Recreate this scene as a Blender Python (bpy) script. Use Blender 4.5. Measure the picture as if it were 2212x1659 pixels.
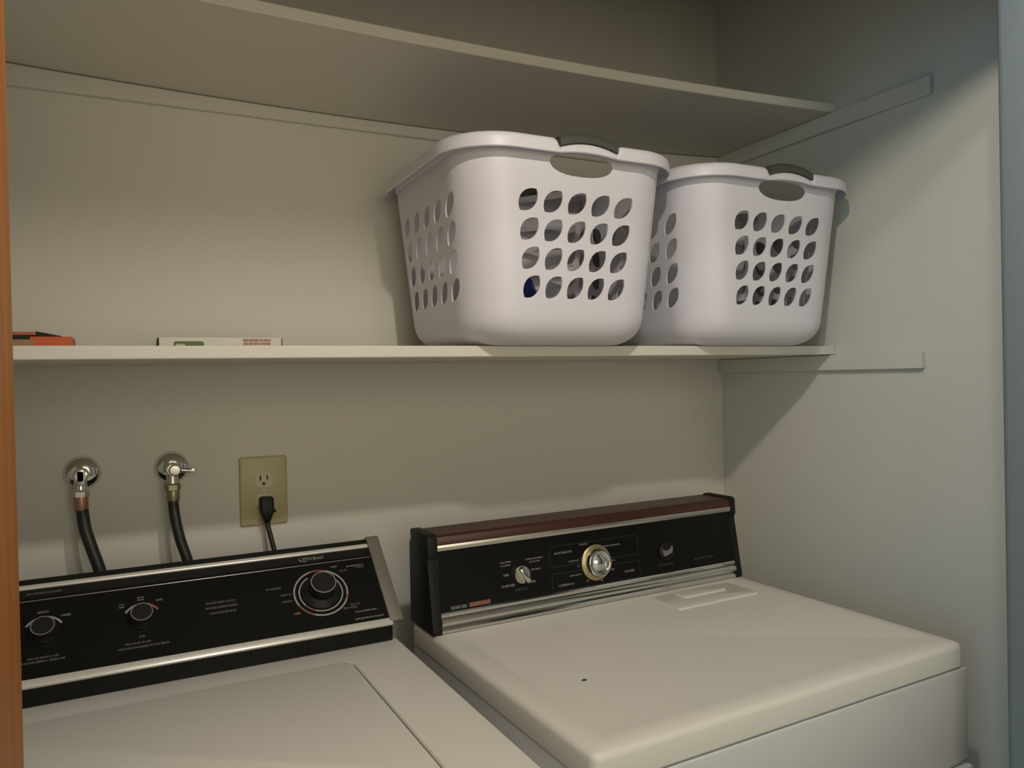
import bpy, bmesh, math, random
from mathutils import Vector, Matrix
from mathutils.geometry import delaunay_2d_cdt

for o in list(bpy.data.objects): bpy.data.objects.remove(o, do_unlink=True)
S = bpy.context.scene
COL = S.collection
PI = math.pi

# ---------------------------------------------------------------- camera
# world: closet back wall y = 0 (room on -y), closet right wall x = 0, floor z = 0
FOC, CAM = 1638.98, Vector((-1.3896, -1.5422, 1.3638))
YAW, PITCH, ROLL = 0.4633, -0.0082, -0.0209
fwd = Vector((math.sin(YAW)*math.cos(PITCH), math.cos(YAW)*math.cos(PITCH), math.sin(PITCH)))
rgt = Vector((math.cos(YAW), -math.sin(YAW), 0)); upv = rgt.cross(fwd)
r2 = rgt*math.cos(ROLL) + upv*math.sin(ROLL); u2 = -rgt*math.sin(ROLL) + upv*math.cos(ROLL)
cd = bpy.data.cameras.new('camera'); cam = bpy.data.objects.new('camera', cd); COL.objects.link(cam)
cd.sensor_fit = 'HORIZONTAL'; cd.sensor_width = 36.0; cd.lens = 36.0*FOC/2212.0
cd.clip_start = 0.02; cd.clip_end = 50
M = Matrix((r2, u2, -fwd)).transposed().to_4x4(); M.translation = CAM
cam.matrix_world = M
S.camera = cam

# ---------------------------------------------------------------- world, lights, exposure
w = bpy.data.worlds.new('world'); S.world = w; w.use_nodes = True
w.node_tree.nodes['Background'].inputs[0].default_value = (0.6, 0.75, 1.0, 1)
w.node_tree.nodes['Background'].inputs[1].default_value = 0.02
S.view_settings.view_transform = 'Standard'; S.view_settings.look = 'None'
S.view_settings.gamma = 1.0; S.view_settings.use_curve_mapping = False
S.view_settings.exposure = 0.10

def lamp(name, kind, loc, power, color, size, aim=None, size_y=None):
    l = bpy.data.lights.new(name, kind); l.energy = power; l.color = color
    if kind == 'POINT': l.shadow_soft_size = size
    else:
        l.size = size
        if size_y: l.shape = 'RECTANGLE'; l.size_y = size_y
    o = bpy.data.objects.new(name, l); o.location = loc; COL.objects.link(o)
    if aim is not None:
        o.rotation_euler = (Vector(aim)-Vector(loc)).to_track_quat('-Z', 'Y').to_euler()
    return o
lamp('closet_lamp', 'POINT', (-0.98, -1.13, 2.055), 11.9, (1.0, 0.925, 0.785), 0.018)
lamp('hall_fill', 'POINT', (-1.15, -1.48, 2.36), 8.0, (0.95, 0.88, 0.88), 0.03)  # added fill point, brightens the washer lid and lower back wall
lamp('rear_fill', 'AREA', (-1.1, -3.05, 1.60), 13.8, (1.0, 0.90, 0.67), 1.5, (-1.0, 0, 1.7), 1.2)  # added soft fill panel behind the camera, stands for no known window
lamp('side_window', 'AREA', (-3.2, -2.2, 1.5), 14.5, (0.24, 0.72, 1.0), 1.1, (-0.2, -0.9, 1.3), 1.3)

# ---------------------------------------------------------------- materials
def mat(name, color, rough=0.5, metal=0.0, noise=0.0, nscale=30.0, bump=0.0, bscale=400.0, coat=0.0, spec=0.5):
    m = bpy.data.materials.new(name); m.use_nodes = True
    nt = m.node_tree; b = nt.nodes['Principled BSDF']
    b.inputs['Base Color'].default_value = (*color, 1); b.inputs['Roughness'].default_value = rough
    b.inputs['Metallic'].default_value = metal; b.inputs['Coat Weight'].default_value = coat
    b.inputs['Specular IOR Level'].default_value = spec
    tc = nt.nodes.new('ShaderNodeTexCoord')
    if noise:
        n = nt.nodes.new('ShaderNodeTexNoise'); n.inputs['Scale'].default_value = nscale; n.inputs['Detail'].default_value = 4
        nt.links.new(tc.outputs['Object'], n.inputs['Vector'])
        mx = nt.nodes.new('ShaderNodeMix'); mx.data_type = 'RGBA'
        mx.inputs[6].default_value = (*[c*(1-noise) for c in color], 1)
        mx.inputs[7].default_value = (*[min(1, c*(1+noise)) for c in color], 1)
        nt.links.new(n.outputs['Fac'], mx.inputs[0]); nt.links.new(mx.outputs[2], b.inputs['Base Color'])
    if bump:
        n2 = nt.nodes.new('ShaderNodeTexNoise'); n2.inputs['Scale'].default_value = bscale
        nt.links.new(tc.outputs['Object'], n2.inputs['Vector'])
        bp = nt.nodes.new('ShaderNodeBump'); bp.inputs['Strength'].default_value = bump; bp.inputs['Distance'].default_value = 0.001
        nt.links.new(n2.outputs['Fac'], bp.inputs['Height']); nt.links.new(bp.outputs[0], b.inputs['Normal'])
    return m
def wood(name, c1, c2, rough, axis='Z', scale=14.0):
    m = bpy.data.materials.new(name); m.use_nodes = True
    nt = m.node_tree; b = nt.nodes['Principled BSDF']; b.inputs['Roughness'].default_value = rough
    tc = nt.nodes.new('ShaderNodeTexCoord'); mp = nt.nodes.new('ShaderNodeMapping')
    sc = [scale*4]*3; sc['XYZ'.index(axis)] = scale*0.12
    mp.inputs['Scale'].default_value = sc
    n = nt.nodes.new('ShaderNodeTexNoise'); n.inputs['Scale'].default_value = 1.0; n.inputs['Detail'].default_value = 6
    rp = nt.nodes.new('ShaderNodeValToRGB')
    rp.color_ramp.elements[0].position = 0.3; rp.color_ramp.elements[0].color = (*c1, 1)
    rp.color_ramp.elements[1].position = 0.7; rp.color_ramp.elements[1].color = (*c2, 1)
    nt.links.new(tc.outputs['Object'], mp.inputs['Vector']); nt.links.new(mp.outputs[0], n.inputs['Vector'])
    nt.links.new(n.outputs['Fac'], rp.inputs[0]); nt.links.new(rp.outputs[0], b.inputs['Base Color'])
    return m
WALL = mat('wall_paint', (0.70, 0.68, 0.62), 0.75, bump=0.25, bscale=260, noise=0.02, nscale=6)
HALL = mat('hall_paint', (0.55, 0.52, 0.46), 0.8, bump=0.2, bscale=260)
SHELF = mat('shelf_paint', (0.70, 0.67, 0.60), 0.5, bump=0.15, bscale=150, noise=0.02, nscale=12)
JAMB = mat('jamb_shade_blue', (0.185, 0.225, 0.25), 0.7, bump=0.2, bscale=260, noise=0.02, nscale=6)  # shade and dim blue light on the jamb put into its colour
FLOOR = mat('floor_vinyl', (0.30, 0.26, 0.20), 0.5, noise=0.15, nscale=8)
ENAMEL = mat('white_enamel', (0.73, 0.705, 0.655), 0.42, noise=0.015, nscale=5)
ENAMEL_BODY = mat('white_enamel_shaded', (0.61, 0.61, 0.62), 0.42, noise=0.015, nscale=5)  # darker, cooler enamel copy: weaker light on the fronts put into the colour
PLASTIC = mat('white_plastic', (0.735, 0.72, 0.80), 0.42, noise=0.01, nscale=10)
GREY_RUBBER = mat('grey_rubber', (0.075, 0.078, 0.068), 0.6, bump=0.1)
BLACK_GLASS = mat('black_panel', (0.0065, 0.0065, 0.006), 0.30, noise=0.1, nscale=8, spec=0.22)
BLACK_PL = mat('black_plastic', (0.009, 0.0088, 0.008), 0.5, noise=0.1, nscale=20, spec=0.3)
CHROME = mat('chrome', (0.72, 0.71, 0.68), 0.10, metal=1.0, noise=0.02)
TRIM = mat('bright_trim', (0.80, 0.78, 0.73), 0.33, metal=0.45, noise=0.02)
SATIN = mat('satin_aluminium', (0.62, 0.60, 0.55), 0.32, metal=1.0, noise=0.03)
GREY_CAP = mat('grey_metal_cap', (0.20, 0.19, 0.165), 0.5, metal=0.3, noise=0.04, nscale=15)
BRASS = mat('brass', (0.46, 0.38, 0.24), 0.38, metal=0.9, noise=0.1, nscale=60)
COPPER = mat('copper_coupling', (0.42, 0.24, 0.19), 0.42, metal=0.7, noise=0.1, nscale=60)
OLD_BRASS = mat('tarnished_brass', (0.33, 0.31, 0.18), 0.4, metal=0.85, noise=0.15, nscale=80)
RUBBER = mat('black_rubber', (0.012, 0.012, 0.011), 0.45, noise=0.1, nscale=50)
PRINT = mat('printed_white', (0.34, 0.34, 0.32), 0.5, noise=0.02)
PRINT_DIM = mat('printed_grey', (0.14, 0.14, 0.135), 0.5, noise=0.02)
RING = mat('printed_ring', (0.17, 0.17, 0.16), 0.5, noise=0.02)
PRINT_FAINT = mat('printed_dark_grey', (0.026, 0.026, 0.026), 0.5, noise=0.02)
PRINT_MID = mat('printed_mid_grey', (0.075, 0.075, 0.072), 0.5, noise=0.02)
PRINT_RED = mat('printed_red', (0.32, 0.09, 0.08), 0.5, noise=0.02)
PRINT_ORANGE = mat('printed_orange', (0.24, 0.105, 0.062), 0.5, noise=0.02)
IVORY = mat('ivory_plastic', (0.48, 0.42, 0.24), 0.4, noise=0.02)
IVORY_L = mat('ivory_receptacle', (0.60, 0.54, 0.40), 0.4, noise=0.02)
DARK = mat('dark_slot', (0.01, 0.008, 0.006), 0.7, noise=0.1)
WOODTRIM = wood('woodgrain_trim', (0.045, 0.014, 0.010), (0.085, 0.026, 0.018), 0.38, 'X')
DOORWOOD = wood('stained_door_wood', (0.30, 0.105, 0.022), (0.40, 0.15, 0.034), 0.5, 'Z')
DOORWOOD.node_tree.nodes['Principled BSDF'].inputs['Specular IOR Level'].default_value = 0.2
CARD_WHITE = mat('white_carton', (0.74, 0.72, 0.66), 0.5, noise=0.02)
CARD_GREEN = mat('green_print', (0.10, 0.17, 0.045), 0.5, noise=0.05)
CARD_RUST = mat('rust_print', (0.46, 0.20, 0.12), 0.5, noise=0.05)
ORANGE = mat('orange_carton', (0.60, 0.115, 0.03), 0.5, noise=0.08, nscale=40)
PINKISH = mat('red_carton_flap', (0.50, 0.13, 0.085), 0.5, noise=0.05)
TAN = mat('tan_cardboard', (0.36, 0.22, 0.12), 0.7, noise=0.05)
BLUE = mat('blue_cloth', (0.02, 0.035, 0.20), 0.9, noise=0.2, nscale=60, bump=0.5, bscale=900)
DUSK = mat('dark_grey_cloth', (0.05, 0.045, 0.04), 0.95, noise=0.2, nscale=60, bump=0.5, bscale=900)

# ---------------------------------------------------------------- helpers
def props(o, label=None, cat=None, group=None, kind=None):
    if label: o['label'] = label
    if cat: o['category'] = cat
    if group: o['group'] = group
    if kind: o['kind'] = kind
    return o
def thing(name, loc, label, cat, group=None, rotz=0.0):
    o = bpy.data.objects.new(name, None); o.empty_display_size = 0.05
    o.location = loc; o.rotation_euler = (0, 0, rotz); COL.objects.link(o)
    return props(o, label, cat, group)
def obj(name, bm, m, parent=None, off=None, smooth=None, label=None, kind=None):
    if off is not None: bmesh.ops.translate(bm, vec=Vector(off), verts=bm.verts)
    bmesh.ops.recalc_face_normals(bm, faces=bm.faces)
    me = bpy.data.meshes.new(name); bm.to_mesh(me); bm.free()
    for mm in (m if isinstance(m, (list, tuple)) else [m]): me.materials.append(mm)
    if smooth:
        for p in me.polygons: p.use_smooth = True
        me.set_sharp_from_angle(angle=math.radians(smooth))
    o = bpy.data.objects.new(name, me); COL.objects.link(o)
    if parent: o.parent = parent
    return props(o, label, None, None, kind)
def box(bm, lo, hi, bev=0.0, seg=2, mi=0):
    t = bmesh.new(); bmesh.ops.create_cube(t, size=1.0)
    lo = Vector(lo); hi = Vector(hi)
    for v in t.verts: v.co = Vector(((lo[i]+hi[i])/2 + v.co[i]*(hi[i]-lo[i])) for i in range(3))
    if bev: bmesh.ops.bevel(t, geom=t.edges[:], offset=bev, segments=seg, profile=0.5, affect='EDGES')
    add(bm, t, mi)
def add(bm, t, mi=0, mtx=None):
    if mtx is not None: bmesh.ops.transform(t, matrix=mtx, verts=t.verts)
    mp = {v: bm.verts.new(v.co) for v in t.verts}
    for f in t.faces:
        try:
            n = bm.faces.new([mp[v] for v in f.verts]); n.material_index = mi
        except ValueError: pass
    t.free()
def prism(bm, prof, x0, x1, bev=0.0, mi=0, mtx=None):           # closed (y, z) outline extruded along x
    t = bmesh.new()
    a = [t.verts.new((x0, y, z)) for y, z in prof]; b = [t.verts.new((x1, y, z)) for y, z in prof]
    n = len(prof); t.faces.new(a); t.faces.new(b[::-1])
    for i in range(n): t.faces.new((a[i], b[i], b[(i+1) % n], a[(i+1) % n]))
    bmesh.ops.recalc_face_normals(t, faces=t.faces)
    if bev: bmesh.ops.bevel(t, geom=t.edges[:], offset=bev, segments=2, profile=0.5, affect='EDGES')
    add(bm, t, mi, mtx)
def lathe(bm, prof, mtx=None, n=48, mi=0):                      # (radius, height) profile about local z
    t = bmesh.new(); rings = []
    for r, h in prof:
        if r < 1e-6: rings.append([t.verts.new((0, 0, h))])
        else: rings.append([t.verts.new((r*math.cos(2*PI*k/n), r*math.sin(2*PI*k/n), h)) for k in range(n)])
    for A, B in zip(rings, rings[1:]):
        for k in range(n):
            a0, a1, b0, b1 = A[k % len(A)], A[(k+1) % len(A)], B[k % len(B)], B[(k+1) % len(B)]
            vs = []
            for v in (a0, a1, b1, b0):
                if v not in vs: vs.append(v)
            if len(vs) > 2: t.faces.new(vs)
    for R_ in (rings[0], rings[-1]):
        if len(R_) > 2:
            try: t.faces.new(R_)
            except ValueError: pass
    add(bm, t, mi, mtx)
def catmull(pts, k=8):
    P = [Vector(p) for p in pts]; P = [P[0]*2-P[1]] + P + [P[-1]*2-P[-2]]; out = []
    for i in range(1, len(P)-2):
        for s in range(k):
            t = s/k; a, b, c, d = P[i-1], P[i], P[i+1], P[i+2]
            out.append(0.5*((2*b)+(c-a)*t+(2*a-5*b+4*c-d)*t*t+(3*b-a-3*c+d)*t**3))
    return out + [P[-2]]
def tube(bm, pts, r, n=16, mi=0):
    t = bmesh.new(); rings = []
    ref = Vector((1, 0, 0.01))
    for i, p in enumerate(pts):
        d = (pts[min(i+1, len(pts)-1)] - pts[max(i-1, 0)]).normalized()
        a = (ref - d*ref.dot(d)).normalized(); b = d.cross(a)
        rings.append([t.verts.new(p + (a*math.cos(2*PI*k/n) + b*math.sin(2*PI*k/n))*r) for k in range(n)])
    for A, B in zip(rings, rings[1:]):
        for k in range(n): t.faces.new((A[k], A[(k+1) % n], B[(k+1) % n], B[k]))
    t.faces.new(rings[0][::-1]); t.faces.new(rings[-1])
    add(bm, t, mi)
def rrect(x0, x1, y0, y1, r, n=6):                              # rounded rectangle, counter-clockwise
    r = max(r, 1e-4); out = []
    for cx, cy, a0 in ((x1-r, y1-r, 0), (x0+r, y1-r, PI/2), (x0+r, y0+r, PI), (x1-r, y0+r, 1.5*PI)):
        for k in range(n+1):
            a = a0 + PI/2*k/n; out.append((cx+r*math.cos(a), cy+r*math.sin(a)))
    return out
def loft(bm, rings, cap0=True, cap1=True, mi=0):                # rings: lists of 3-D points of equal length
    V = [[bm.verts.new(p) for p in R_] for R_ in rings]; n = len(V[0])
    for A, B in zip(V, V[1:]):
        for k in range(n):
            f = bm.faces.new((A[k], A[(k+1) % n], B[(k+1) % n], B[k])); f.material_index = mi
    if cap0: bm.faces.new(V[0][::-1]).material_index = mi
    if cap1: bm.faces.new(V[-1]).material_index = mi
def rr3(x0, x1, y0, y1, r, z, ins=0.0, n=6):
    return [(x, y, z) for x, y in rrect(x0+ins, x1-ins, y0+ins, y1-ins, max(r-ins, 0.0005), n)]
def arcband(bm, r0, r1, a0, a1, z0, z1, mtx, mi=0, n=None):     # flat ring segment with thickness
    n = n or max(6, int(abs(a1-a0)/(2*PI)*72)); t = bmesh.new(); full = abs(abs(a1-a0)-2*PI) < 1e-4
    R_ = []
    for k in range(n + (0 if full else 1)):
        a = a0 + (a1-a0)*k/n; c, s = math.cos(a), math.sin(a)
        R_.append([t.verts.new((r*c, r*s, z)) for r, z in ((r0, z0), (r1, z0), (r1, z1), (r0, z1))])
    m_ = len(R_)
    for k in range(m_ if full else m_-1):
        A, B = R_[k], R_[(k+1) % m_]
        for j in range(4): t.faces.new((A[j], B[j], B[(j+1) % 4], A[(j+1) % 4]))
    if not full: t.faces.new(R_[0]); t.faces.new(R_[-1][::-1])
    bmesh.ops.recalc_face_normals(t, faces=t.faces)
    add(bm, t, mi, mtx)
def text_mesh(bm, s, size, mtx, shear=0.0, mi=0, depth=0.0002, width=None):
    cu = bpy.data.curves.new('t', 'FONT'); cu.body = s; cu.size = size; cu.shear = shear; cu.extrude = depth; cu.resolution_u = 3
    o = bpy.data.objects.new('t', cu); COL.objects.link(o)
    dg = bpy.context.evaluated_depsgraph_get(); me = bpy.data.meshes.new_from_object(o.evaluated_get(dg))
    t = bmesh.new(); t.from_mesh(me)
    if width and len(t.verts):
        xs = [v.co.x for v in t.verts]; k = width/(max(xs)-min(xs)); x0 = min(xs)
        for v in t.verts: v.co.x = (v.co.x-x0)*k
    add(bm, t, mi, mtx)
    bpy.data.objects.remove(o, do_unlink=True); bpy.data.curves.remove(cu); bpy.data.meshes.remove(me)
rnd = random.Random(7)
def legend(bm, u0, u1, w, h, F, mi=0, slope=0.0):               # a worn, unreadable line of print: short strokes side by side
    u = u0
    while u < u1-0.0008:
        sw = min(rnd.uniform(0.0014, 0.003), u1-u)
        hh = h*rnd.uniform(0.7, 1.0); t = bmesh.new(); bmesh.ops.create_cube(t, size=1.0)
        ww = w + slope*(u-u0)/(max(u1-u0, 1e-6))
        for v in t.verts: v.co = Vector((u+sw/2+v.co.x*sw, ww+hh*v.co.y, 0.0002+v.co.z*0.0004))
        add(bm, t, mi, F)
        u += sw + (rnd.choice((0.0003, 0.0004, 0.0012)))
def T3(x, y, z): return Matrix.Translation((x, y, z))

# ---------------------------------------------------------------- the room
def struct(name, lo, hi, m, bev=0.0):
    bm = bmesh.new(); box(bm, lo, hi, bev, 3); return obj(name, bm, m, kind='structure', smooth=35 if bev else None)
YI, YO, HB = -0.85, -0.965, 1.99       # inner and outer face of the closet front wall, underside of its header
XJ = -0.225                            # right side of the opening
struct('floor', (-3.3, -3.1, -0.1), (1.1, 0.12, 0.0), FLOOR)
struct('ceiling', (-3.3, -3.1, 2.44), (1.1, 0.12, 2.54), HALL)
struct('wall_back', (-1.90, 0.0, 0.0), (0.12, 0.12, 2.44), WALL)
struct('wall_right', (0.0, YI, 0.0), (0.12, 0.0, 2.44), WALL)
struct('wall_left', (-1.90, YI, 0.0), (-1.78, 0.0, 2.44), WALL)
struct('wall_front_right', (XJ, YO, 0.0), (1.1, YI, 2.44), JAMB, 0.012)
struct('wall_front_left', (-3.3, YO, 0.0), (-1.51, YI, 2.44), WALL)
struct('wall_front_header', (-1.51, YO, HB), (XJ, YI, 2.44), WALL)
struct('wall_hall_rear', (-3.3, -3.2, 0.0), (1.1, -3.1, 2.44), HALL)
struct('wall_hall_right', (1.0, -3.1, 0.0), (1.1, YO, 2.44), HALL)
struct('wall_hall_left', (-3.4, -3.1, 0.0), (-3.3, YO, 2.44), HALL)
# folded wooden door leaf on the left of the opening
dr = bpy.data.objects.new('door_1', None); dr.location = (-1.48, -1.05, 0); COL.objects.link(dr); dr['kind'] = 'structure'
for x0, x1, y0, y1 in ((-1.498, -1.4645, -1.215, -0.905), (-1.536, -1.502, -1.215, -0.905)):
    bm = bmesh.new(); box(bm, (x0, y0, 0.02), (x1, y1, 1.98), 0.003); obj('door_panel', bm, DOORWOOD, dr, (1.48, 1.05, 0))

# ---------------------------------------------------------------- shelves
def bow(x, sag): return -sag*(1-((x+0.9)/0.9)**2) if x > -1.8 else 0.0
def curved_board(bm, x0, x1, y0, y1, zb, zt, sag0, sag1, flat_bottom=False, n=40, bev=0.002):
    rings = []
    for i in range(n+1):
        x = x0+(x1-x0)*i/n
        f = bow(x, sag1); b = bow(x, sag0)        # sag at the front (y0) and at the back (y1)
        rings.append([(x, y0+bev, zb+(0 if flat_bottom else f)), (x, y0, zb+bev+(0 if flat_bottom else f)), (x, y0, zt-bev+f), (x, y0+bev, zt+f),
                      (x, y1, zt+b), (x, y1, zb+(0 if flat_bottom else b))])
    loft(bm, rings)
ZT, ZS = 1.9296, 1.4005
up = thing('wall_shelf', (-0.89, -0.19, ZT), 'empty upper white shelf board, bowed in the middle, near the closet top', 'shelf', 'painted closet shelves')
bm = bmesh.new(); curved_board(bm, -1.778, -0.0015, -0.376, -0.001, ZT, ZT+0.019, 0.0265, 0.0221); obj('shelf_board', bm, SHELF, up, (0.89, 0.19, -ZT), 30)
bm = bmesh.new(); curved_board(bm, -1.76, -0.012, -0.011, -0.001, 1.879, ZT-0.0015, 0.0265, 0.0262, True); obj('cleat', bm, WALL, up, (0.89, 0.19, -ZT), 30)
bm = bmesh.new(); box(bm, (-0.0115, -0.60, 1.893), (-0.001, -0.001, ZT-0.001), 0.0015); obj('cleat', bm, WALL, up, (0.89, 0.19, -ZT))
lo = thing('wall_shelf', (-0.89, -0.18, ZS), 'lower white shelf board carrying two laundry baskets and small boxes', 'shelf', 'painted closet shelves')
bm = bmesh.new(); box(bm, (-1.778, -0.363, ZS), (-0.0015, -0.001, ZS+0.019), 0.002); obj('shelf_board', bm, SHELF, lo, (0.89, 0.18, -ZS))
bm = bmesh.new(); box(bm, (-0.0125, -0.575, 1.3655), (-0.001, -0.001, ZS-0.001), 0.0015); obj('cleat', bm, WALL, lo, (0.89, 0.18, -ZS))
ST = ZS+0.019

# ---------------------------------------------------------------- laundry baskets
BA = lambda z: 0.182 + 0.0868*(z-0.031)
BR = 0.083; HWALL = 0.321; RF = 0.046
LM = BA(0.16)-BR; QA = BR*PI/2; PER = 8*LM+4*QA
V0 = RF*PI/2; VT = V0 + HWALL-RF
def basket_xy(t, half, r):
    """point and outward normal of the rounded square at perimeter parameter t (0 = middle of the back)"""
    t = t % PER; L = half-r
    s = int(((t+LM) // (2*LM+QA)) % 4); q = (t+LM) - s*(2*LM+QA)    # q from the start of side s
    if q <= 2*LM: p = Vector((L*(q/LM-1), half)); nn = Vector((0, 1))
    else:
        a = PI/2*(q-2*LM)/QA; nn = Vector((math.sin(a), math.cos(a))); p = Vector((L, L)) + nn*r
    for _ in range(s): p = Vector((p.y, -p.x)); nn = Vector((nn.y, -nn.x))
    return p, nn
def basket_pt(t, v):
    if v < V0:
        th = v/RF; ins = RF*(1-math.sin(th)); z = RF*(1-math.cos(th))
    else: ins = 0.0; z = RF + v-V0
    p, nn = basket_xy(t, BA(z)-ins, max(BR-ins*0.55, 0.03))
    return Vector((p.x, p.y, z))
def leaf(cx, cy, Ln=0.0475, Wd=0.0285, ang=math.radians(49), n=9):
    R_ = (Ln*Ln/4+Wd*Wd/4)/Wd; a = math.asin(min(1, Ln/2/R_)); pts = []
    for k in range(n): th = -a+2*a*k/n; pts.append((R_*math.sin(th), R_*math.cos(th)-(R_-Wd/2)))
    for k in range(n): th = a-2*a*k/n; pts.append((R_*math.sin(th), -(R_*math.cos(th)-(R_-Wd/2))))
    c, s = math.cos(ang), math.sin(ang)
    return [(cx+c*x-s*y, cy+s*x+c*y) for x, y in pts]
SIDE = 2*LM+QA
GOFF = -0.0085
def make_tub():
    holes = []
    for s in range(4):
        for c in range(-2, 3):
            for j in range(4):
                holes.append(leaf(s*SIDE + (0, 0.008, 0, -0.008)[s] + c*(0.0442 if s % 2 == 0 else 0.0515), V0-RF+0.094+0.0470*j, ang=math.radians(180-49)))
    for s in (0, 2):
        cx = s*SIDE + GOFF + 0.002; cv = V0-RF+0.300; pts = []
        for k in range(28):
            a = 2*PI*k/28; x = (0.004 if s == 0 else -0.004)*0 + 0.056*math.copysign(abs(math.cos(a))**0.8, math.cos(a))
            y = math.sin(a); y = 0.018*y if y > 0 else 0.0205*y
            pts.append((cx+x, cv+y))
        holes.append(pts)
    cut = -SIDE/2+0.0                       # seam in the middle of a rounded corner
    def wrap(t): return (t-cut) % PER + cut
    H = [[(x, y) for x, y in h] for h in holes]
    for h in H:
        mx = sum(x for x, _ in h)/len(h); d = wrap(mx)-mx
        for i, (x, y) in enumerate(h): h[i] = (x+d, y)
    vs = [VT*0+V0*k/6 for k in range(6)] + [V0+(VT-V0)*k/16 for k in range(17)]
    nt_ = 128; ts = [cut+PER*k/nt_ for k in range(nt_+1)]
    P, E = [], []
    def addloop(lp):
        b = len(P); P.extend(lp)
        for i in range(len(lp)): E.append((b+i, b+(i+1) % len(lp)))
    loop = [(t, vs[0]) for t in ts] + [(ts[-1], v) for v in vs[1:]] + [(t, vs[-1]) for t in ts[-2::-1]] + [(ts[0], v) for v in vs[-2:0:-1]]
    addloop(loop)
    for h in H: addloop(h)
    cen = [(sum(x for x, _ in h)/len(h), sum(y for _, y in h)/len(h), max(math.hypot(x-sum(a for a, _ in h)/len(h), y-sum(b for _, b in h)/len(h)) for x, y in h)) for h in H]
    def inside(x, y, h):
        c = False; j = len(h)-1
        for i in range(len(h)):
            (xi, yi), (xj, yj) = h[i], h[j]
            if (yi > y) != (yj > y) and x < (xj-xi)*(y-yi)/(yj-yi)+xi: c = not c
            j = i
        return c
    for t in ts[1:-1]:
        for v in vs[1:-1]:
            ok = True
            for (cx, cy, cr), h in zip(cen, H):
                d = math.hypot(t-cx, v-cy)
                if d < cr+0.004:
                    if inside(t, v, h) or min(math.hypot(t-a, v-b) for a, b in h) < 0.004: ok = False; break
            if ok: P.append((t, v))
    vo, eo, fo, *_ = delaunay_2d_cdt([Vector(p) for p in P], E, [], 0, 1e-7)
    bm = bmesh.new(); V = [bm.verts.new(basket_pt(p.x, p.y)) for p in vo]
    for f in fo:
        x = sum(vo[i].x for i in f)/3; y = sum(vo[i].y for i in f)/3
        if any(math.hypot(x-c[0], y-c[1]) < c[2] and inside(x, y, h) for c, h in zip(cen, H)): continue
        try: bm.faces.new([V[i] for i in f])
        except ValueError: pass
    bmesh.ops.remove_doubles(bm, verts=bm.verts, dist=2e-5)
    bot = [v for v in bm.verts if v.co.z < 1e-5]; bot.sort(key=lambda v: math.atan2(v.co.y, v.co.x)); bm.faces.new(bot)
    bmesh.ops.recalc_face_normals(bm, faces=bm.faces)
    tmp = bpy.data.meshes.new('tmp'); bm.to_mesh(tmp); bm.free()
    o = bpy.data.objects.new('tmp', tmp); COL.objects.link(o)
    md = o.modifiers.new('s', 'SOLIDIFY'); md.thickness = 0.0026; md.offset = -1
    dg = bpy.context.evaluated_depsgraph_get(); me = bpy.data.meshes.new_from_object(o.evaluated_get(dg))
    bpy.data.objects.remove(o, do_unlink=True); bpy.data.meshes.remove(tmp)
    me.name = 'tub'
    for p in me.polygons: p.use_smooth = True
    me.set_sharp_from_angle(angle=math.radians(38)); me.materials.clear(); me.materials.append(PLASTIC)
    return me
def arch(t, half, soft=0.006):
    """signed distance from the middle of the front or back side, and the 0..1 window of the grip"""
    d = min(abs(((t-GOFF-k*2*SIDE+PER/2) % PER)-PER/2) for k in (0, 1, 2))
    return d, max(0.0, min(1.0, (half+soft-d)/soft))
def sweep_rim(prof, ts, dz, closed=True):
    bm = bmesh.new(); rings = []
    for t in ts:
        row = []
        for d, z in prof:
            p, nn = basket_xy(t, BA(HWALL)+d, BR+d); row.append((p.x, p.y, z+dz(t, d, z)))
        rings.append(row)
    V = [[bm.verts.new(p) for p in R_] for R_ in rings]; n = len(prof); m_ = len(V)
    for i in range(m_ if closed else m_-1):
        A, B = V[i], V[(i+1) % m_]
        for k in range(n): bm.faces.new((A[k], B[k], B[(k+1) % n], A[(k+1) % n]))
    if not closed: bm.faces.new(V[0]); bm.faces.new(V[-1][::-1])
    return bm
GRIP = 0.0500
RIM = [(-0.0026, 0.3120), (-0.0018, 0.3240), (0.0031, 0.3325), (0.0094, 0.3345), (0.0148, 0.3335), (0.0191, 0.3300), (0.0207, 0.3240), (0.0209, 0.3100),
       (0.0191, 0.3085), (0.0183, 0.3220), (0.0148, 0.3280), (0.0078, 0.3295), (0.0031, 0.3260), (0.0004, 0.3140)]
def rim_dz(t, d, z):
    dd, wn = arch(t, GRIP); bowz = 0.010*max(0, 1-(dd/GRIP)**2)
    return wn*(-0.0135 + bowz) if z > 0.32 else wn*0.45*bowz
def grip_dz(t, d, z):
    dd, wn = arch(t, GRIP); return 0.010*max(0, 1-(dd/GRIP)**2) - 0.0015
GP = [(-0.0032, 0.3185), (-0.0030, 0.3280), (0.0023, 0.3365), (0.0094, 0.3390), (0.0156, 0.3380), (0.0207, 0.3335), (0.0222, 0.3270), (0.0215, 0.3215), (0.0175, 0.3215), (0.0094, 0.3220), (0.0016, 0.3190)]
tub_me = make_tub()
ts_r = sorted([PER*k/220 for k in range(220)] + [(s*2*SIDE + GOFF + x) % PER for s in (0, 1) for x in [GRIP*q for q in (-1.1, -1.06, -1.02, -1.0, 1.0, 1.02, 1.06, 1.1)]])
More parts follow.
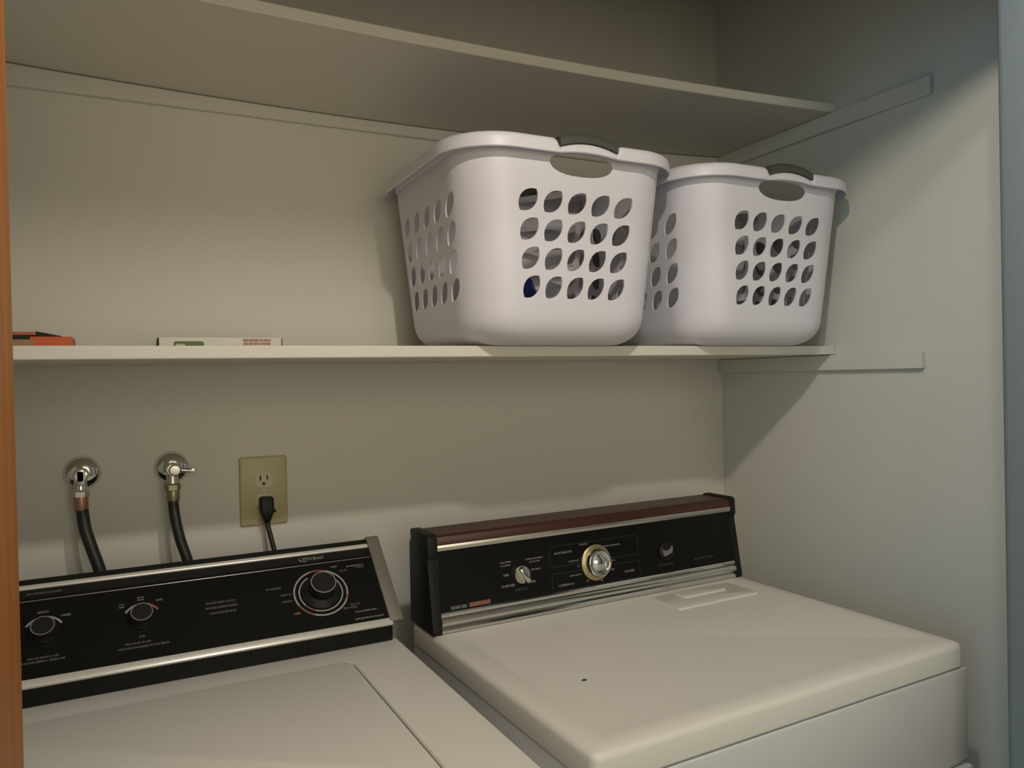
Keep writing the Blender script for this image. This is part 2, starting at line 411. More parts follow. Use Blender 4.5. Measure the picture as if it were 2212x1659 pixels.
def make_basket(loc, label):
    r = thing('laundry_basket', loc, label, 'laundry basket', 'white laundry baskets on the lower shelf')
    o = bpy.data.objects.new('tub', tub_me); COL.objects.link(o); o.parent = r
    obj('rim', sweep_rim(RIM, ts_r, rim_dz), PLASTIC, r, smooth=50)
    for s in (0, 1):
        obj('handle_grip', sweep_rim(GP, [s*2*SIDE + GOFF - GRIP + 2*GRIP*k/24 for k in range(25)], grip_dz, False), GREY_RUBBER, r, smooth=50, label='dark grey rubber hand grip')
    return r
b1 = make_basket((-0.7115, -0.246, ST+0.0006), 'white laundry basket with leaf-shaped holes, the larger looking one, at the middle of the shelf')
b2 = b1.copy(); COL.objects.link(b2); b2.location = (-0.2515, -0.246, ST+0.0006)
for ch in list(b1.children):
    c = ch.copy(); COL.objects.link(c); c.parent = b2
b2['label'] = 'white laundry basket in the corner against the right wall, partly hidden by its neighbour'
# cloths lying inside the baskets
def cloth(name, loc, sx, sy, h, m, label, seed):
    rr = random.Random(seed); bm = bmesh.new(); n = 26; ph = [rr.uniform(0, 6.28) for _ in range(6)]
    top, botm = [], []
    for i in range(n+1):
        a, b = [], []
        for j in range(n+1):
            u, v = i/n*2-1, j/n*2-1
            e = max(0, 1-max(abs(u), abs(v))**4)**0.6
            k = 1+0.10*math.sin(3*math.atan2(v, u)+ph[4])
            z = h*e*(0.62+0.2*math.sin(5*u+ph[0]+2*v)+0.18*math.sin(7*v+ph[1]-3*u)) + 0.003
            a.append(bm.verts.new((u*sx*k, v*sy*k, max(0.003, z)))); b.append(bm.verts.new((u*sx*k, v*sy*k, 0)))
        top.append(a); botm.append(b)
    for i in range(n):
        for j in range(n):
            bm.faces.new((top[i][j], top[i+1][j], top[i+1][j+1], top[i][j+1])); bm.faces.new((botm[i][j], botm[i][j+1], botm[i+1][j+1], botm[i+1][j]))
    for i in range(n):
        for A, B in (((i, 0), (i+1, 0)), ((i+1, n), (i, n)), ((0, i+1), (0, i)), ((n, i), (n, i+1))):
            bm.faces.new((top[A[0]][A[1]], botm[A[0]][A[1]], botm[B[0]][B[1]], top[B[0]][B[1]]))
    o = obj(name, bm, m, smooth=60); o.location = loc
    return props(o, label, 'cloth')
cloth('folded_cloth', (-0.748, -0.316, ST+0.0045), 0.047, 0.042, 0.118, BLUE, 'blue cloth inside the middle laundry basket, seen through its lowest left hole', 3)

# ---------------------------------------------------------------- small boxes on the shelf
k = thing('orange_box', (-1.545, -0.17, ST), 'orange open carton with a dark gap, at the far left of the lower shelf', 'box')
ko = (1.545, 0.17, -ST)
bm = bmesh.new(); box(bm, (-1.62, -0.20, ST+0.0003), (-1.472, -0.115, ST+0.0215), 0.001); obj('carton', bm, ORANGE, k, ko)
bm = bmesh.new(); box(bm, (-1.625, -0.2025, ST+0.0006), (-1.521, -0.2002, ST+0.0170), 0.0005); obj('tray_front', bm, TAN, k, ko, label='tan cardboard tray front')
bm = bmesh.new(); box(bm, (-1.625, -0.2040, ST+0.0172), (-1.526, -0.2002, ST+0.0232), 0.0016); obj('opening', bm, DARK, k, ko, label='dark opening slot')
bm = bmesh.new(); prism(bm, [(-0.199, ST+0.0235), (-0.199, ST+0.0285), (-0.12, ST+0.0275), (-0.12, ST+0.0217)], -1.62, -1.519, 0.0006); obj('lid_flap', bm, PINKISH, k, ko, label='faded red lid flap')
bm = bmesh.new()
a = [bm.verts.new(p) for p in ((-1.519, -0.199, ST+0.0217), (-1.519, -0.199, ST+0.0295), (-1.486, -0.199, ST+0.0225), (-1.486, -0.199, ST+0.0217))]
b = [bm.verts.new((v.co.x, -0.13, v.co.z)) for v in a]
bm.faces.new(a); bm.faces.new(b[::-1])
for i in range(4): bm.faces.new((a[i], b[i], b[(i+1) % 4], a[(i+1) % 4]))
obj('side_flap', bm, DARK, k, ko, label='dark side flap')
k = thing('white_box', (-1.25, -0.10, ST), 'flat white carton with green and rust printed labels on the lower shelf', 'box')
ko = (1.25, 0.10, -ST)
bm = bmesh.new(); box(bm, (-1.3494, -0.15, ST+0.0003), (-1.1512, -0.05, ST+0.0243), 0.001); obj('carton', bm, CARD_WHITE, k, ko)
def rrplate(bm, x0, x1, z0, z1, r, y0, y1):
    loft(bm, [[(x, y, z) for x, z in rrect(x0, x1, z0, z1, r, 4)] for y in (y0, y1)])
bm = bmesh.new(); rrplate(bm, -1.3272, -1.2795, ST+0.002, ST+0.0174, 0.004, -0.1506, -0.1499); gl = obj('green_label', bm, CARD_GREEN, k, ko, label='green label patch')
bm = bmesh.new()
FM = Matrix(((1, 0, 0, -1.3235), (0, 0, -1, -0.1507), (0, 1, 0, ST+0.0078), (0, 0, 0, 1)))
legend(bm, 0.0, 0.014, 0.003, 0.006, FM); obj('label_print', bm, CARD_WHITE, gl, ko)
bm = bmesh.new()
for i, z in enumerate((0.0195, 0.0135, 0.0075)):
    FM = Matrix(((1, 0, 0, -1.2165+0.001*i), (0, 0, -1, -0.1504), (0, 1, 0, ST+z), (0, 0, 0, 1)))
    legend(bm, 0.0, 0.047-0.002*i, 0.0, 0.0048, FM)
obj('rust_print', bm, CARD_RUST, k, ko, label='rust coloured print')
for x0, x1, zt in ((-1.3507, -1.3497, 0.0240), (-1.1509, -1.1500, 0.0232)):
    bm = bmesh.new(); box(bm, (x0, -0.1502, ST+0.0003), (x1, -0.05, ST+zt), 0.0002); obj('end_strip', bm, DARK, k, ko, label='thin dark strip at the carton end')  # thin dark strips on both ends of the carton

# ---------------------------------------------------------------- washing machine
WX, WYAW = -0.9917, 0.0186
cw, sw = math.cos(WYAW), math.sin(WYAW)
WO = Vector((-0.3685, -0.46, 0)); ZM = 0.914
wl = Vector((WX + cw*WO.x - sw*WO.y, sw*WO.x + cw*WO.y, 0))
wm = thing('washing_machine', wl, 'white top-loading washing machine with black control console under the faucets', 'washing machine', rotz=WYAW)
wo = -WO
bm = bmesh.new(); box(bm, (-0.735, -0.795, 0.03), (-0.002, -0.132, 0.8845), 0.006); obj('cabinet', bm, ENAMEL_BODY, wm, wo, 35)
for x in (-0.70, -0.04):
    for y in (-0.76, -0.17):
        bm = bmesh.new(); lathe(bm, [(0, 0), (0.02, 0), (0.02, 0.012), (0.012, 0.03), (0, 0.03)], T3(x, y, 0), 20); obj('levelling_foot', bm, BLACK_PL, wm, wo, 40)
X0, X1, Y0, Y1 = -0.737, 0.0, -0.80, -0.125
LX0, LX1, LY0, LY1 = -0.655, -0.0985, -0.74, -0.334
bm = bmesh.new()
loft(bm, [rr3(X0, X1, Y0, Y1, 0.012, ZM-0.028), rr3(X0, X1, Y0, Y1, 0.012, ZM-0.004), rr3(X0, X1, Y0, Y1, 0.012, ZM-0.0012, 0.0012), rr3(X0, X1, Y0, Y1, 0.012, ZM, 0.004),
          rr3(LX0, LX1, LY0, LY1, 0.016, ZM, -0.002), rr3(LX0, LX1, LY0, LY1, 0.016, ZM-0.002), rr3(LX0, LX1, LY0, LY1, 0.016, ZM-0.016)])
obj('top_deck', bm, ENAMEL, wm, wo, 40)
bm = bmesh.new(); g = 0.0042
loft(bm, [rr3(LX0+0.002, LX1-g, LY0+0.002, LY1-0.002, 0.015, ZM-0.0155), rr3(LX0+0.002, LX1-g, LY0+0.002, LY1-0.002, 0.015, ZM-0.001),
          rr3(LX0+0.002, LX1-g, LY0+0.002, LY1-0.002, 0.015, ZM+0.002, 0.0012), rr3(LX0+0.002, LX1-g, LY0+0.002, LY1-0.002, 0.015, ZM+0.003, 0.004)])
obj('lid', bm, ENAMEL, wm, wo, 40)
# console
WB, WTp = Vector((0, -0.293, 0.041+ZM)), Vector((0, -0.164, 0.155+ZM))
sl = (WTp-WB).normalized(); nn = Vector((0, -sl.z, sl.y))
def facem(P0, u, v, n): 
    m_ = Matrix.Identity(4)
    for i in range(3): m_[i][0] = u[i]; m_[i][1] = v[i]; m_[i][2] = n[i]; m_[i][3] = P0[i]
    return m_
FW = facem(WB, Vector((1, 0, 0)), sl, nn)
def onf(F, u, v, h=0.0): return F @ T3(u, v, h)
bm = bmesh.new()
prism(bm, [(-0.274, ZM+0.0002), (-0.274, ZM+0.034), (-0.290, ZM+0.035), (-0.2925, ZM+0.0412), (-0.1630, ZM+0.1555), (-0.159, ZM+0.1560), (-0.134, ZM+0.138), (-0.132, ZM+0.0002)], -0.727, -0.010, 0.0015)
cs = obj('control_console', bm, BLACK_PL, wm, wo, 30, label='black sloping control console')
for x0, x1 in ((-0.0215, 0.0015), (-0.7385, -0.7155)):
    bm = bmesh.new()
    prism(bm, [(-0.2925, ZM+0.0355), (-0.2975, ZM+0.0405), (-0.2975, ZM+0.0435), (-0.1655, ZM+0.1592), (-0.158, ZM+0.1600), (-0.130, ZM+0.142), (-0.130, ZM+0.0355)], x0, x1, 0.0012)
    obj('end_cap', bm, GREY_CAP, cs, wo, 30, label='grey metal end cap')
bm = bmesh.new(); t = bmesh.new(); bmesh.ops.create_cube(t, size=1)
for v in t.verts: v.co = Vector((-0.368+v.co.x*0.692, 0.071+v.co.y*0.136, 0.0005+v.co.z*0.001))
add(bm, t, 0, FW); obj('control_panel', bm, BLACK_GLASS, cs, wo)
def fstrip(name, u0, u1, v0, v1, h0, h1, m, F, par, off, bev=0.0005):
    bm = bmesh.new(); t = bmesh.new(); box(t, (u0, v0, h0), (u1, v1, h1), bev, 5 if bev > 0.002 else 2); add(bm, t, 0, F); return obj(name, bm, m, par, off, 30)
fstrip('chrome_trim', -0.7155, -0.0215, 0.1550, 0.1635, -0.0030, 0.0026, TRIM, FW, cs, wo, 0.0024)
fstrip('chrome_trim', -0.7155, -0.0235, 0.1327, 0.1343, 0.0006, 0.0018, SATIN, FW, cs, wo, 0.0003)
fstrip('chrome_trim', -0.7155, -0.0175, -0.0085, 0.0040, -0.002, 0.0035, TRIM, FW, cs, wo, 0.001)
def small_knob(u, v, red):
    F = onf(FW, u, v, 0.0010)
    bm = bmesh.new()
    lathe(bm, [(0.0195, 0), (0.0195, 0.002), (0.0175, 0.004), (0.0158, 0.0165), (0.0150, 0.018), (0, 0.018)], F, 40)
    kn = obj('knob', bm, BLACK_PL, cs, wo, 40)
    bm = bmesh.new(); arcband(bm, 0.0140, 0.0156, 0, 2*PI, 0.0175, 0.0184, F); obj('dial_ring', bm, RING, cs, wo)
    bm = bmesh.new()
    arcband(bm, 0.0240, 0.0270, math.radians(62), math.radians(150), 0.0, 0.0005, F, 0)
    arcband(bm, 0.0240, 0.0270, math.radians(27), math.radians(62), 0.0, 0.0005, F, 1 if red else 0)
    obj('dial_marking', bm, [PRINT, PRINT_RED], cs, wo)
small_knob(-0.5272, 0.0770, False); small_knob(-0.3980, 0.0762, True)
F = onf(FW, -0.1236, 0.0745, 0.0010)
bm = bmesh.new(); lathe(bm, [(0.0335, 0), (0.0335, 0.003), (0.030, 0.006), (0.0225, 0.010), (0.0212, 0.028), (0.0204, 0.030), (0, 0.030)], F, 56); obj('timer_knob', bm, BLACK_PL, cs, wo, 40)
bm = bmesh.new(); arcband(bm, 0.0196, 0.0208, 0, 2*PI, 0.0297, 0.0304, F); obj('dial_ring', bm, PRINT, cs, wo)
bm = bmesh.new()
D = math.radians
for a0, a1, mi in ((70, 105, 1), (105, 205, 0), (205, 246, 2), (246, 333, 0), (333, 346, 1), (346, 430, 0)):
    arcband(bm, 0.0430, 0.0458, D(a0), D(a1), 0.0, 0.0006, F, mi)
for a0, a1, mi in ((118, 215, 0), (215, 245, 2), (245, 400, 0)):
    arcband(bm, 0.0350, 0.0372, D(a0), D(a1), 0.0, 0.0006, F, mi)
obj('dial_marking', bm, [PRINT, PRINT_RED, PRINT_ORANGE], cs, wo)
bm = bmesh.new()
Fp = onf(FW, 0, 0, 0.0010)
text_mesh(bm, 'Whirlpool', 0.0098, onf(FW, -0.1430, 0.1432, 0.0014), 0.2, 0, width=0.037)
for a0, a1, r in ((165, 300, 0.0064),):
    t = bmesh.new(); arcband(t, r-0.0008, r+0.0006, D(a0), D(a1), 0, 0.0004, None); bmesh.ops.scale(t, vec=(1.35, 0.8, 1), verts=t.verts); add(bm, t, 0, onf(FW, -0.1395, 0.1462, 0.0010))
obj('logo_lettering', bm, PRINT, cs, wo)
for u0, u1, v, h, mi in ((-0.552, -0.505, 0.146, 0.0045, 2), (-0.536, -0.520, 0.1115, 0.0042, 1), (-0.506, -0.493, 0.1015, 0.0042, 1), (-0.566, -0.557, 0.104, 0.005, 1),
        (-0.545, -0.505, 0.0360, 0.0035, 2), (-0.560, -0.498, 0.0300, 0.0040, 2), (-0.429, -0.421, 0.1050, 0.0030, 1), (-0.429, -0.421, 0.1005, 0.0030, 1), (-0.4035, -0.394, 0.1140, 0.003, 1), (-0.4035, -0.394, 0.1095, 0.003, 1),
        (-0.377, -0.368, 0.1050, 0.004, 1), (-0.4025, -0.394, 0.0445, 0.005, 2), (-0.4220, -0.387, 0.0345, 0.0036, 2), (-0.4320, -0.362, 0.0275, 0.0040, 2),
        (-0.306, -0.260, 0.0845, 0.0042, 2), (-0.307, -0.258, 0.0755, 0.0042, 2), (-0.302, -0.260, 0.0655, 0.0042, 2),
        (-0.2116, -0.187, 0.0945, 0.0045, 2), (-0.190, -0.173, 0.0795, 0.0036, 2), (-0.190, -0.172, 0.0665, 0.0036, 2),
        (-0.0702, -0.0393, 0.1195, 0.0035, 1), (-0.0560, -0.0393, 0.1150, 0.0035, 2), (-0.098, -0.086, 0.1225, 0.004, 1), (-0.085, -0.070, 0.112, 0.0045, 2),
        (-0.0935, -0.070, 0.0365, 0.004, 2), (-0.080, -0.064, 0.042, 0.003, 2), (-0.0750, -0.037, 0.0262, 0.0034, 1), (-0.0785, -0.0285, 0.0125, 0.0034, 1), (-0.175, -0.164, 0.041, 0.004, 3)):
    bm = bmesh.new(); legend(bm, u0, u1, v, h, Fp); obj('printed_legend', bm, (PRINT, PRINT_DIM, PRINT_MID, PRINT_ORANGE)[mi], cs, wo)

# ---------------------------------------------------------------- dryer
DX, DY, DYAW = -0.935, -0.1915, 0.0363
cw, sw = math.cos(DYAW), math.sin(DYAW)
DOo = Vector((0.3685, -0.30, 0))
dl = Vector((DX + cw*DOo.x - sw*DOo.y, DY + sw*DOo.x + cw*DOo.y, 0))
dy = thing('clothes_dryer', dl, 'white clothes dryer with woodgrain trimmed black console beside the right wall', 'clothes dryer', rotz=DYAW)
do = -DOo
bm = bmesh.new(); box(bm, (0.002, -0.590, 0.02), (0.735, -0.004, ZM-0.0385), 0.004); obj('cabinet', bm, ENAMEL_BODY, dy, do, 35)
bm = bmesh.new(); box(bm, (0.001, -0.598, 0.725), (0.738, -0.5905, ZM-0.0405), 0.003); obj('front_panel', bm, ENAMEL_BODY, dy, do, 35)
bm = bmesh.new(); box(bm, (0.001, -0.606, 0.10), (0.740, -0.5905, 0.717), 0.006); dd = obj('door', bm, ENAMEL_BODY, dy, do, 35)
bm = bmesh.new(); box(bm, (0.05, -0.612, 0.66), (0.20, -0.6062, 0.68), 0.002); obj('handle', bm, ENAMEL_BODY, dd, do)
X0, X1, Y0, Y1 = 0.0, 0.737, -0.594, 0.0
bm = bmesh.new()
bi = 0.040
loft(bm, [rr3(X0, X1, Y0, Y1, 0.014, ZM-0.037), rr3(X0, X1, Y0, Y1, 0.014, ZM-0.0085), rr3(X0, X1, Y0, Y1, 0.014, ZM-0.0025, 0.0022), rr3(X0, X1, Y0, Y1, 0.014, ZM, 0.008),
          [(x, y, ZM) for x, y in rrect(X0+bi, X1-bi*0.72, Y0+bi, Y1-0.118, 0.012)],
          [(x, y, ZM-0.0012) for x, y in rrect(X0+bi+0.005, X1-bi*0.72-0.005, Y0+bi+0.005, Y1-0.123, 0.010)]])
obj('top_panel', bm, ENAMEL, dy, do, 60)
bm = bmesh.new()
loft(bm, [rr3(0.461, 0.672, -0.214, -0.126, 0.006, ZM-0.0011), rr3(0.461, 0.672, -0.214, -0.126, 0.006, ZM+0.0015, 0.0008), rr3(0.461, 0.672, -0.214, -0.126, 0.006, ZM+0.0026, 0.003)])
ll = obj('lint_screen_lid', bm, ENAMEL, dy, do, 40)
bm = bmesh.new()
loft(bm, [rr3(0.515, 0.628, -0.170, -0.132, 0.006, ZM+0.0022), rr3(0.515, 0.628, -0.170, -0.132, 0.006, ZM+0.0052, 0.001), rr3(0.515, 0.628, -0.170, -0.132, 0.006, ZM+0.0060, 0.003)])
obj('finger_pull', bm, ENAMEL, ll, do, 40)
bm = bmesh.new()
t = bmesh.new(); lathe(t, [(0.0042, 0), (0.0038, 0.0004), (0, 0.0005)], None, 14); bmesh.ops.scale(t, vec=(1.1, 0.75, 1), verts=t.verts)
for v in t.verts: v.co.x *= 1+0.25*math.sin(9*v.co.y*300)
add(bm, t, 0, T3(0.1205, -0.3945, ZM-0.0012)); obj('paint_chip', bm, DARK, dy, do, label='small dark chip in the enamel')
# console
prof = [(0.004, 0.0003), (0.004, 0.148), (-0.004, 0.156), (-0.0015, 0.170), (-0.006, 0.1745), (-0.080, 0.1745), (-0.0865, 0.171), (-0.0885, 0.1385), (-0.085, 0.1335), (-0.0845, 0.127), (-0.105, 0.006), (-0.1045, 0.0003)]
bm = bmesh.new()
prism(bm, [(0.0, 0.0003), (0.0, 0.165), (-0.078, 0.165), (-0.0825, 0.1435), (-0.096, 0.036), (-0.094, 0.0003)], 0.012, 0.725, 0.0008, mtx=T3(0, 0, ZM))
dc = obj('control_console', bm, BLACK_PL, dy, do, 30, label='upright black control console')
for x0, x1 in ((0.0005, 0.0185), (0.7195, 0.7365)):
    bm = bmesh.new(); prism(bm, prof, x0, x1, 0.0012, mtx=T3(0, 0, ZM)); obj('end_panel', bm, BLACK_PL, dc, do, 30, label='black moulded end panel')
bm = bmesh.new(); prism(bm, [(0.0, 0.155), (0.002, 0.168), (-0.004, 0.1715), (-0.079, 0.1715), (-0.0855, 0.168), (-0.0878, 0.155)], 0.0185, 0.7195, 0.0012, mtx=T3(0, 0, ZM))
obj('wood_trim', bm, WOODTRIM, dc, do, 30, label='dark red woodgrain strip')
bm = bmesh.new(); prism(bm, [(-0.05, 0.1545), (-0.0885, 0.1545), (-0.0892, 0.150), (-0.0880, 0.1440), (-0.05, 0.1440)], 0.0185, 0.7195, 0.0004, mtx=T3(0, 0, ZM))
obj('chrome_trim', bm, SATIN, dc, do, 30)
DBv, DTv = Vector((0, -0.0965, 0.036+ZM)), Vector((0, -0.0830, 0.1435+ZM))
sl = (DTv-DBv).normalized(); nn = Vector((0, -sl.z, sl.y)); FD = facem(DBv, Vector((1, 0, 0)), sl, nn)
bm = bmesh.new(); t = bmesh.new(); box(t, (0.0195, 0.0, -0.001), (0.7185, 0.1078, 0.0012), 0.0003); add(bm, t, 0, FD); obj('control_panel', bm, BLACK_GLASS, dc, do)
# stepped chrome moulding along the foot of the panel
bm = bmesh.new()
pts = [(-0.06, 0.0365), (-0.0985, 0.0365), (-0.1005, 0.034), (-0.0995, 0.0285), (-0.0975, 0.0275)]
for i in range(9):
    a = PI*0.5 - i/8*PI*0.95; pts.append((-0.0965-0.0085*math.cos(a), 0.0195+0.0078*math.sin(a)))
pts += [(-0.0975, 0.0105), (-0.1005, 0.0095), (-0.1035, 0.006), (-0.1035, 0.0015), (-0.06, 0.0015)]
prism(bm, pts, 0.0185, 0.7195, mtx=T3(0, 0, ZM)); obj('chrome_trim', bm, CHROME, dc, do, 25)
# selector knob
F = onf(FD, 0.1855, 0.0452, 0.0012)
bm = bmesh.new(); lathe(bm, [(0.0165, 0), (0.0163, 0.006), (0.0150, 0.0072), (0, 0.0076)], F, 40); kn = obj('selector_knob', bm, SATIN, dc, do, 35, label='bright metal selector knob')
bm = bmesh.new(); t = bmesh.new(); box(t, (-0.0050, -0.0150, 0.006), (0.0050, 0.0150, 0.0185), 0.002); add(bm, t, 0, F @ Matrix.Rotation(D(28), 4, 'Z')); obj('paddle', bm, CHROME, dc, do, 35)
# timer knob
F = onf(FD, 0.3555, 0.0448, 0.0012)
bm = bmesh.new(); lathe(bm, [(0.0350, 0), (0.0350, 0.0015), (0.0315, 0.004), (0.027, 0.0048), (0, 0.0048)], F, 56); obj('timer_skirt', bm, BRASS, dc, do, 35, label='brass coloured dial skirt')
bm = bmesh.new(); lathe(bm, [(0.0272, 0.004), (0.0270, 0.014), (0.0260, 0.0165), (0.0235, 0.0175), (0.0205, 0.0165), (0.0185, 0.013), (0.0165, 0.0125), (0.0120, 0.0155), (0.006, 0.0175), (0, 0.018)], F, 56)
obj('timer_knob', bm, CHROME, dc, do, 45, label='chrome ring knob')
# start knob
F = onf(FD, 0.5315, 0.0440, 0.0012)
bm = bmesh.new(); lathe(bm, [(0.0185, 0), (0.0183, 0.004), (0.0150, 0.0060), (0, 0.0062)], F, 40); obj('start_knob', bm, BLACK_PL, dc, do, 35)
bm = bmesh.new()
loft(bm, [[(x, y, z) for x, y in ((-0.0145, 0.0065), (-0.0085, 0.0035), (-0.002, 0.0025), (0.0055, 0.0045), (0.0105, 0.0105), (0.0140, 0.0110), (0.0130, 0.001), (0.0105, -0.003), (0.001, -0.0062), (-0.0065, -0.0088), (-0.0105, -0.0080), (-0.0130, -0.002))] for z in (0.005, 0.0085)])
bmesh.ops.transform(bm, matrix=F, verts=bm.verts); obj('knob_glint', bm, SATIN, dc, do, label='bright reflection on the knob, built as a raised shape')  # reflection on the button modelled as a bright raised shape
bm = bmesh.new(); Fp = onf(FD, 0, 0, 0.0012)
def outline(u0, u1, v0, v1, mi):
    A = rrect(u0, u1, v0, v1, 0.005, 4); B = rrect(u0+0.0012, u1-0.0012, v0+0.0012, v1-0.0012, 0.004, 4)
    t = bmesh.new(); a = [t.verts.new((x, y, 0.0004)) for x, y in A]; b = [t.verts.new((x, y, 0.0004)) for x, y in B]
    n = len(a)
    for i in range(n): t.faces.new((a[i], a[(i+1) % n], b[(i+1) % n], b[i]))
    add(bm, t, mi, Fp)
outline(0.2490, 0.4612, 0.0480, 0.0875, 0); obj('panel_outline', bm, PRINT_FAINT, dc, do)
bm = bmesh.new(); outline(0.2505, 0.4615, 0.0012, 0.0360, 0); obj('panel_outline', bm, PRINT_FAINT, dc, do)
bm = bmesh.new()
text_mesh(bm, 'AUTOMATIC', 0.0060, onf(FD, 0.2605, 0.0715, 0.0015), 0, 0, width=0.041); obj('printed_legend', bm, PRINT, dc, do)
for u0, u1, v, h, mi in ((0.1413, 0.167, 0.0715, 0.0036, 1), (0.1425, 0.165, 0.0655, 0.0034, 1), (0.1970, 0.235, 0.0712, 0.0032, 1), (0.2045, 0.2275, 0.0655, 0.0036, 1), (0.148, 0.159, 0.0480, 0.005, 1),
        (0.142, 0.170, 0.0282, 0.0046, 1), (0.1985, 0.215, 0.0288, 0.0046, 1), (0.2075, 0.228, 0.0508, 0.0036, 1), (0.171, 0.198, 0.0185, 0.0055, 2),
        (0.319, 0.339, 0.0835, 0.0032, 1), (0.376, 0.417, 0.0735, 0.0034, 1), (0.292, 0.315, 0.0545, 0.0034, 1), (0.311, 0.317, 0.0430, 0.004, 1), (0.291, 0.3195, 0.0270, 0.0034, 1), (0.264, 0.300, 0.0120, 0.0046, 1),
        (0.3290, 0.334, 0.0125, 0.0046, 1), (0.3630, 0.3685, 0.0085, 0.0046, 1), (0.3905, 0.402, 0.0433, 0.003, 1), (0.3895, 0.3985, 0.0262, 0.004, 1), (0.4225, 0.446, 0.0175, 0.0052, 1),
        (0.508, 0.551, 0.0178, 0.005, 2), (0.606, 0.661, 0.0185, 0.005, 2)):
    bm = bmesh.new(); legend(bm, u0, u1, v, h, Fp); obj('printed_legend', bm, (PRINT, PRINT_DIM, PRINT_FAINT)[mi], dc, do)
bm = bmesh.new(); legend(bm, 0.0385, 0.070, 0.0062, 0.0066, Fp, 0); t = bmesh.new(); box(t, (0.0745, 0.0030, 0.0), (0.1170, 0.0105, 0.0006), 0.0002); add(bm, t, 1, Fp)
obj('name_badge', bm, [PRINT_DIM, PRINT_ORANGE], dc, do, label='worn badge with an orange bar')

# ---------------------------------------------------------------- faucets, hoses, outlet
RX = Matrix.Rotation(PI/2, 4, 'X')       # local +z of a lathe points to -y (out of the wall)
def valve(x, z, label, lever, seat):
    v = thing('water_valve', (x, 0, z), label, 'faucet', 'washer supply faucets')
    o = (-x, 0, -z)
    bm = bmesh.new(); lathe(bm, [(0.0300, 0.0005), (0.0300, 0.003), (0.0285, 0.0075), (0.024, 0.0125), (0.016, 0.0165), (0.009, 0.018), (0, 0.0182)], T3(x, 0, z) @ RX, 56); obj('escutcheon', bm, CHROME, v, o, 60)
    bm = bmesh.new(); lathe(bm, [(0.009, 0.015), (0.009, 0.030), (0.0125, 0.033), (0.0125, 0.050), (0.010, 0.054), (0, 0.055)], T3(x, 0, z) @ RX, 32)
    tube(bm, [Vector((x, -0.040, z)), Vector((x-0.001, -0.044, z-0.012)), Vector((x-0.001, -0.046, z-0.030))], 0.0102, 20); obj('body', bm, CHROME if seat else SATIN, v, o, 40)
    bm = bmesh.new(); lathe(bm, [(0.0135, -0.036), (0.0135, -0.027), (0.0115, -0.024), (0, -0.024)], T3(x-0.001, -0.046, z), 6)
    lathe(bm, [(0, -0.0365), (0.0125, -0.0365), (0.0125, -0.0355), (0, -0.0355)], T3(x-0.001, -0.046, z), 24); obj('outlet_nut', bm, SATIN if seat else OLD_BRASS, v, o, 30)
    bm = bmesh.new()
    if lever:
        tube(bm, [Vector((x+0.004, -0.052, z+0.000)), Vector((x+0.018, -0.053, z-0.002)), Vector((x+0.036, -0.052, z-0.003))], 0.0042, 12)
        box(bm, (x+0.028, -0.056, z-0.007), (x+0.038, -0.049, z+0.002), 0.002); lathe(bm, [(0.0105, 0.050), (0.0105, 0.058), (0.008, 0.061), (0, 0.0615)], T3(x+0.003, 0, z) @ RX, 24)
    else:
        box(bm, (x-0.0075, -0.064, z-0.016), (x+0.0075, -0.054, z+0.013), 0.003); lathe(bm, [(0.0085, 0.050), (0.0085, 0.064), (0, 0.064)], T3(x, 0, z) @ RX, 20)
    obj('handle', bm, SATIN, v, o, 40)
    return v
valve(-1.4730, 1.2115, 'chrome faucet on the back wall with copper toned hose coupling, left of the pair', False, True)
valve(-1.3287, 1.2110, 'chrome faucet with side lever on the back wall, nearer the outlet plate', True, False)
def hose(pts, r, cz0, cz1, cm, label):
    h = thing('supply_hose', (pts[-1][0], pts[-1][1], pts[-1][2]), label, 'hose', 'washer supply hoses')
    o = (-pts[-1][0], -pts[-1][1], -pts[-1][2])
    bm = bmesh.new(); tube(bm, catmull(pts, 10), r, 20); obj('tube', bm, RUBBER, h, o, 50)
    bm = bmesh.new(); lathe(bm, [(0, cz1), (0.0108, cz1), (0.0112, cz1+0.001), (0.0112, cz0-0.002), (0.0105, cz0), (0, cz0)], T3(pts[0][0], pts[0][1], 0), 28); obj('coupling', bm, cm, h, o, 40)
hose([(-1.4735, -0.046, 1.168), (-1.4715, -0.048, 1.146), (-1.4675, -0.055, 1.118), (-1.459, -0.063, 1.089), (-1.444, -0.075, 1.040), (-1.428, -0.088, 0.97), (-1.42, -0.092, 0.85), (-1.43, -0.095, 0.70)], 0.0098, 1.1750, 1.1520, COPPER,
     'black rubber hose with copper coupling hanging from the left faucet behind the washer')
hose([(-1.3292, -0.046, 1.168), (-1.3290, -0.048, 1.146), (-1.3260, -0.056, 1.118), (-1.3195, -0.064, 1.085), (-1.3070, -0.075, 1.040), (-1.295, -0.088, 0.97), (-1.29, -0.092, 0.85), (-1.30, -0.095, 0.70)], 0.0090, 1.1745, 1.1550, OLD_BRASS,
     'black rubber hose with dull brass coupling hanging beside the outlet plate')
PX, PZ = -1.2107+0.0445, 1.2208-0.0665
ol = thing('wall_outlet', (PX, 0, PZ), 'ivory duplex outlet plate on the back wall above the washer', 'electrical outlet')
oo = (-PX, 0, -PZ)
bm = bmesh.new(); loft(bm, [[(x, y, z) for x, z in rrect(PX-0.0445+i, PX+0.0445-i, PZ-0.0665+i, PZ+0.0665-i, 0.004, 4)] for i, y in ((0, -0.0005), (0, -0.003), (0.0015, -0.0055), (0.004, -0.0065))])
obj('cover_plate', bm, IVORY, ol, oo, 30)
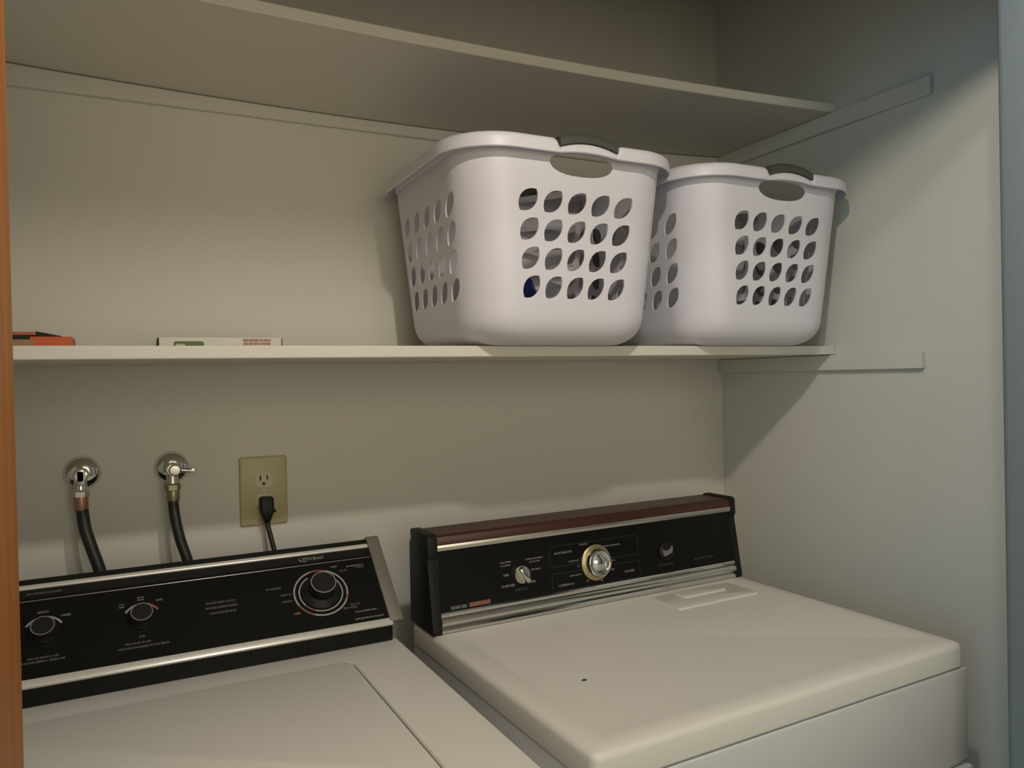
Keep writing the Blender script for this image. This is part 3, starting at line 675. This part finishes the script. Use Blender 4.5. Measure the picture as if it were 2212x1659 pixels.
for dz in (0.0215, -0.0195):
    bm = bmesh.new(); pts = []
    for kk in range(40):
        a = 2*PI*kk/40; pts.append((0.0172*math.cos(a), max(-0.0142, min(0.0142, 0.0172*math.sin(a)))))
    loft(bm, [[(PX+x, y, PZ+dz+z) for x, z in pts] for y in (-0.006, -0.0078)]); rc = obj('receptacle', bm, IVORY_L, ol, oo)
    bm = bmesh.new()
    box(bm, (PX-0.0078, -0.0081, PZ+dz-0.001), (PX-0.0052, -0.0077, PZ+dz+0.0085)); box(bm, (PX+0.0052, -0.0081, PZ+dz+0.000), (PX+0.0078, -0.0077, PZ+dz+0.0085))
    lathe(bm, [(0.0028, 0.0077), (0.0028, 0.0081)], T3(PX, 0, PZ+dz-0.0075) @ RX, 16); obj('slot', bm, DARK, rc, oo)
bm = bmesh.new(); lathe(bm, [(0.0032, 0.006), (0.0030, 0.0072), (0, 0.0074)], T3(PX, 0, PZ+0.001) @ RX, 16); obj('screw', bm, IVORY_L, ol, oo)
pc = thing('power_cord', (PX+0.003, -0.03, PZ-0.03), 'black plug and cord in the lower socket of the ivory outlet', 'power cord')
po = (-(PX+0.003), 0.03, -(PZ-0.03))
bm = bmesh.new()
rings = []
for z, hw, y0, y1 in ((PZ-0.0105, 0.0095, -0.0085, -0.024), (PZ-0.0125, 0.0125, -0.0083, -0.030), (PZ-0.030, 0.0130, -0.0082, -0.034), (PZ-0.042, 0.0110, -0.010, -0.034), (PZ-0.052, 0.0075, -0.017, -0.033), (PZ-0.058, 0.0055, -0.020, -0.031)):
    rings.append([(PX+0.002+x, y, z) for x, y in rrect(-hw, hw, y1, y0, 0.0045, 4)])
loft(bm, rings); box(bm, (PX+0.0135, -0.022, PZ-0.042), (PX+0.0195, -0.014, PZ-0.036), 0.002); obj('plug', bm, BLACK_PL, pc, po, 50)
bm = bmesh.new(); tube(bm, catmull([(PX+0.002, -0.0255, PZ-0.053), (PX+0.0030, -0.0275, PZ-0.066), (PX+0.0070, -0.034, PZ-0.088), (PX+0.0125, -0.045, PZ-0.120), (PX+0.017, -0.065, PZ-0.17), (PX+0.02, -0.085, PZ-0.26), (PX+0.01, -0.09, PZ-0.36)], 8), 0.0046, 14); obj('cord', bm, RUBBER, pc, po, 50)
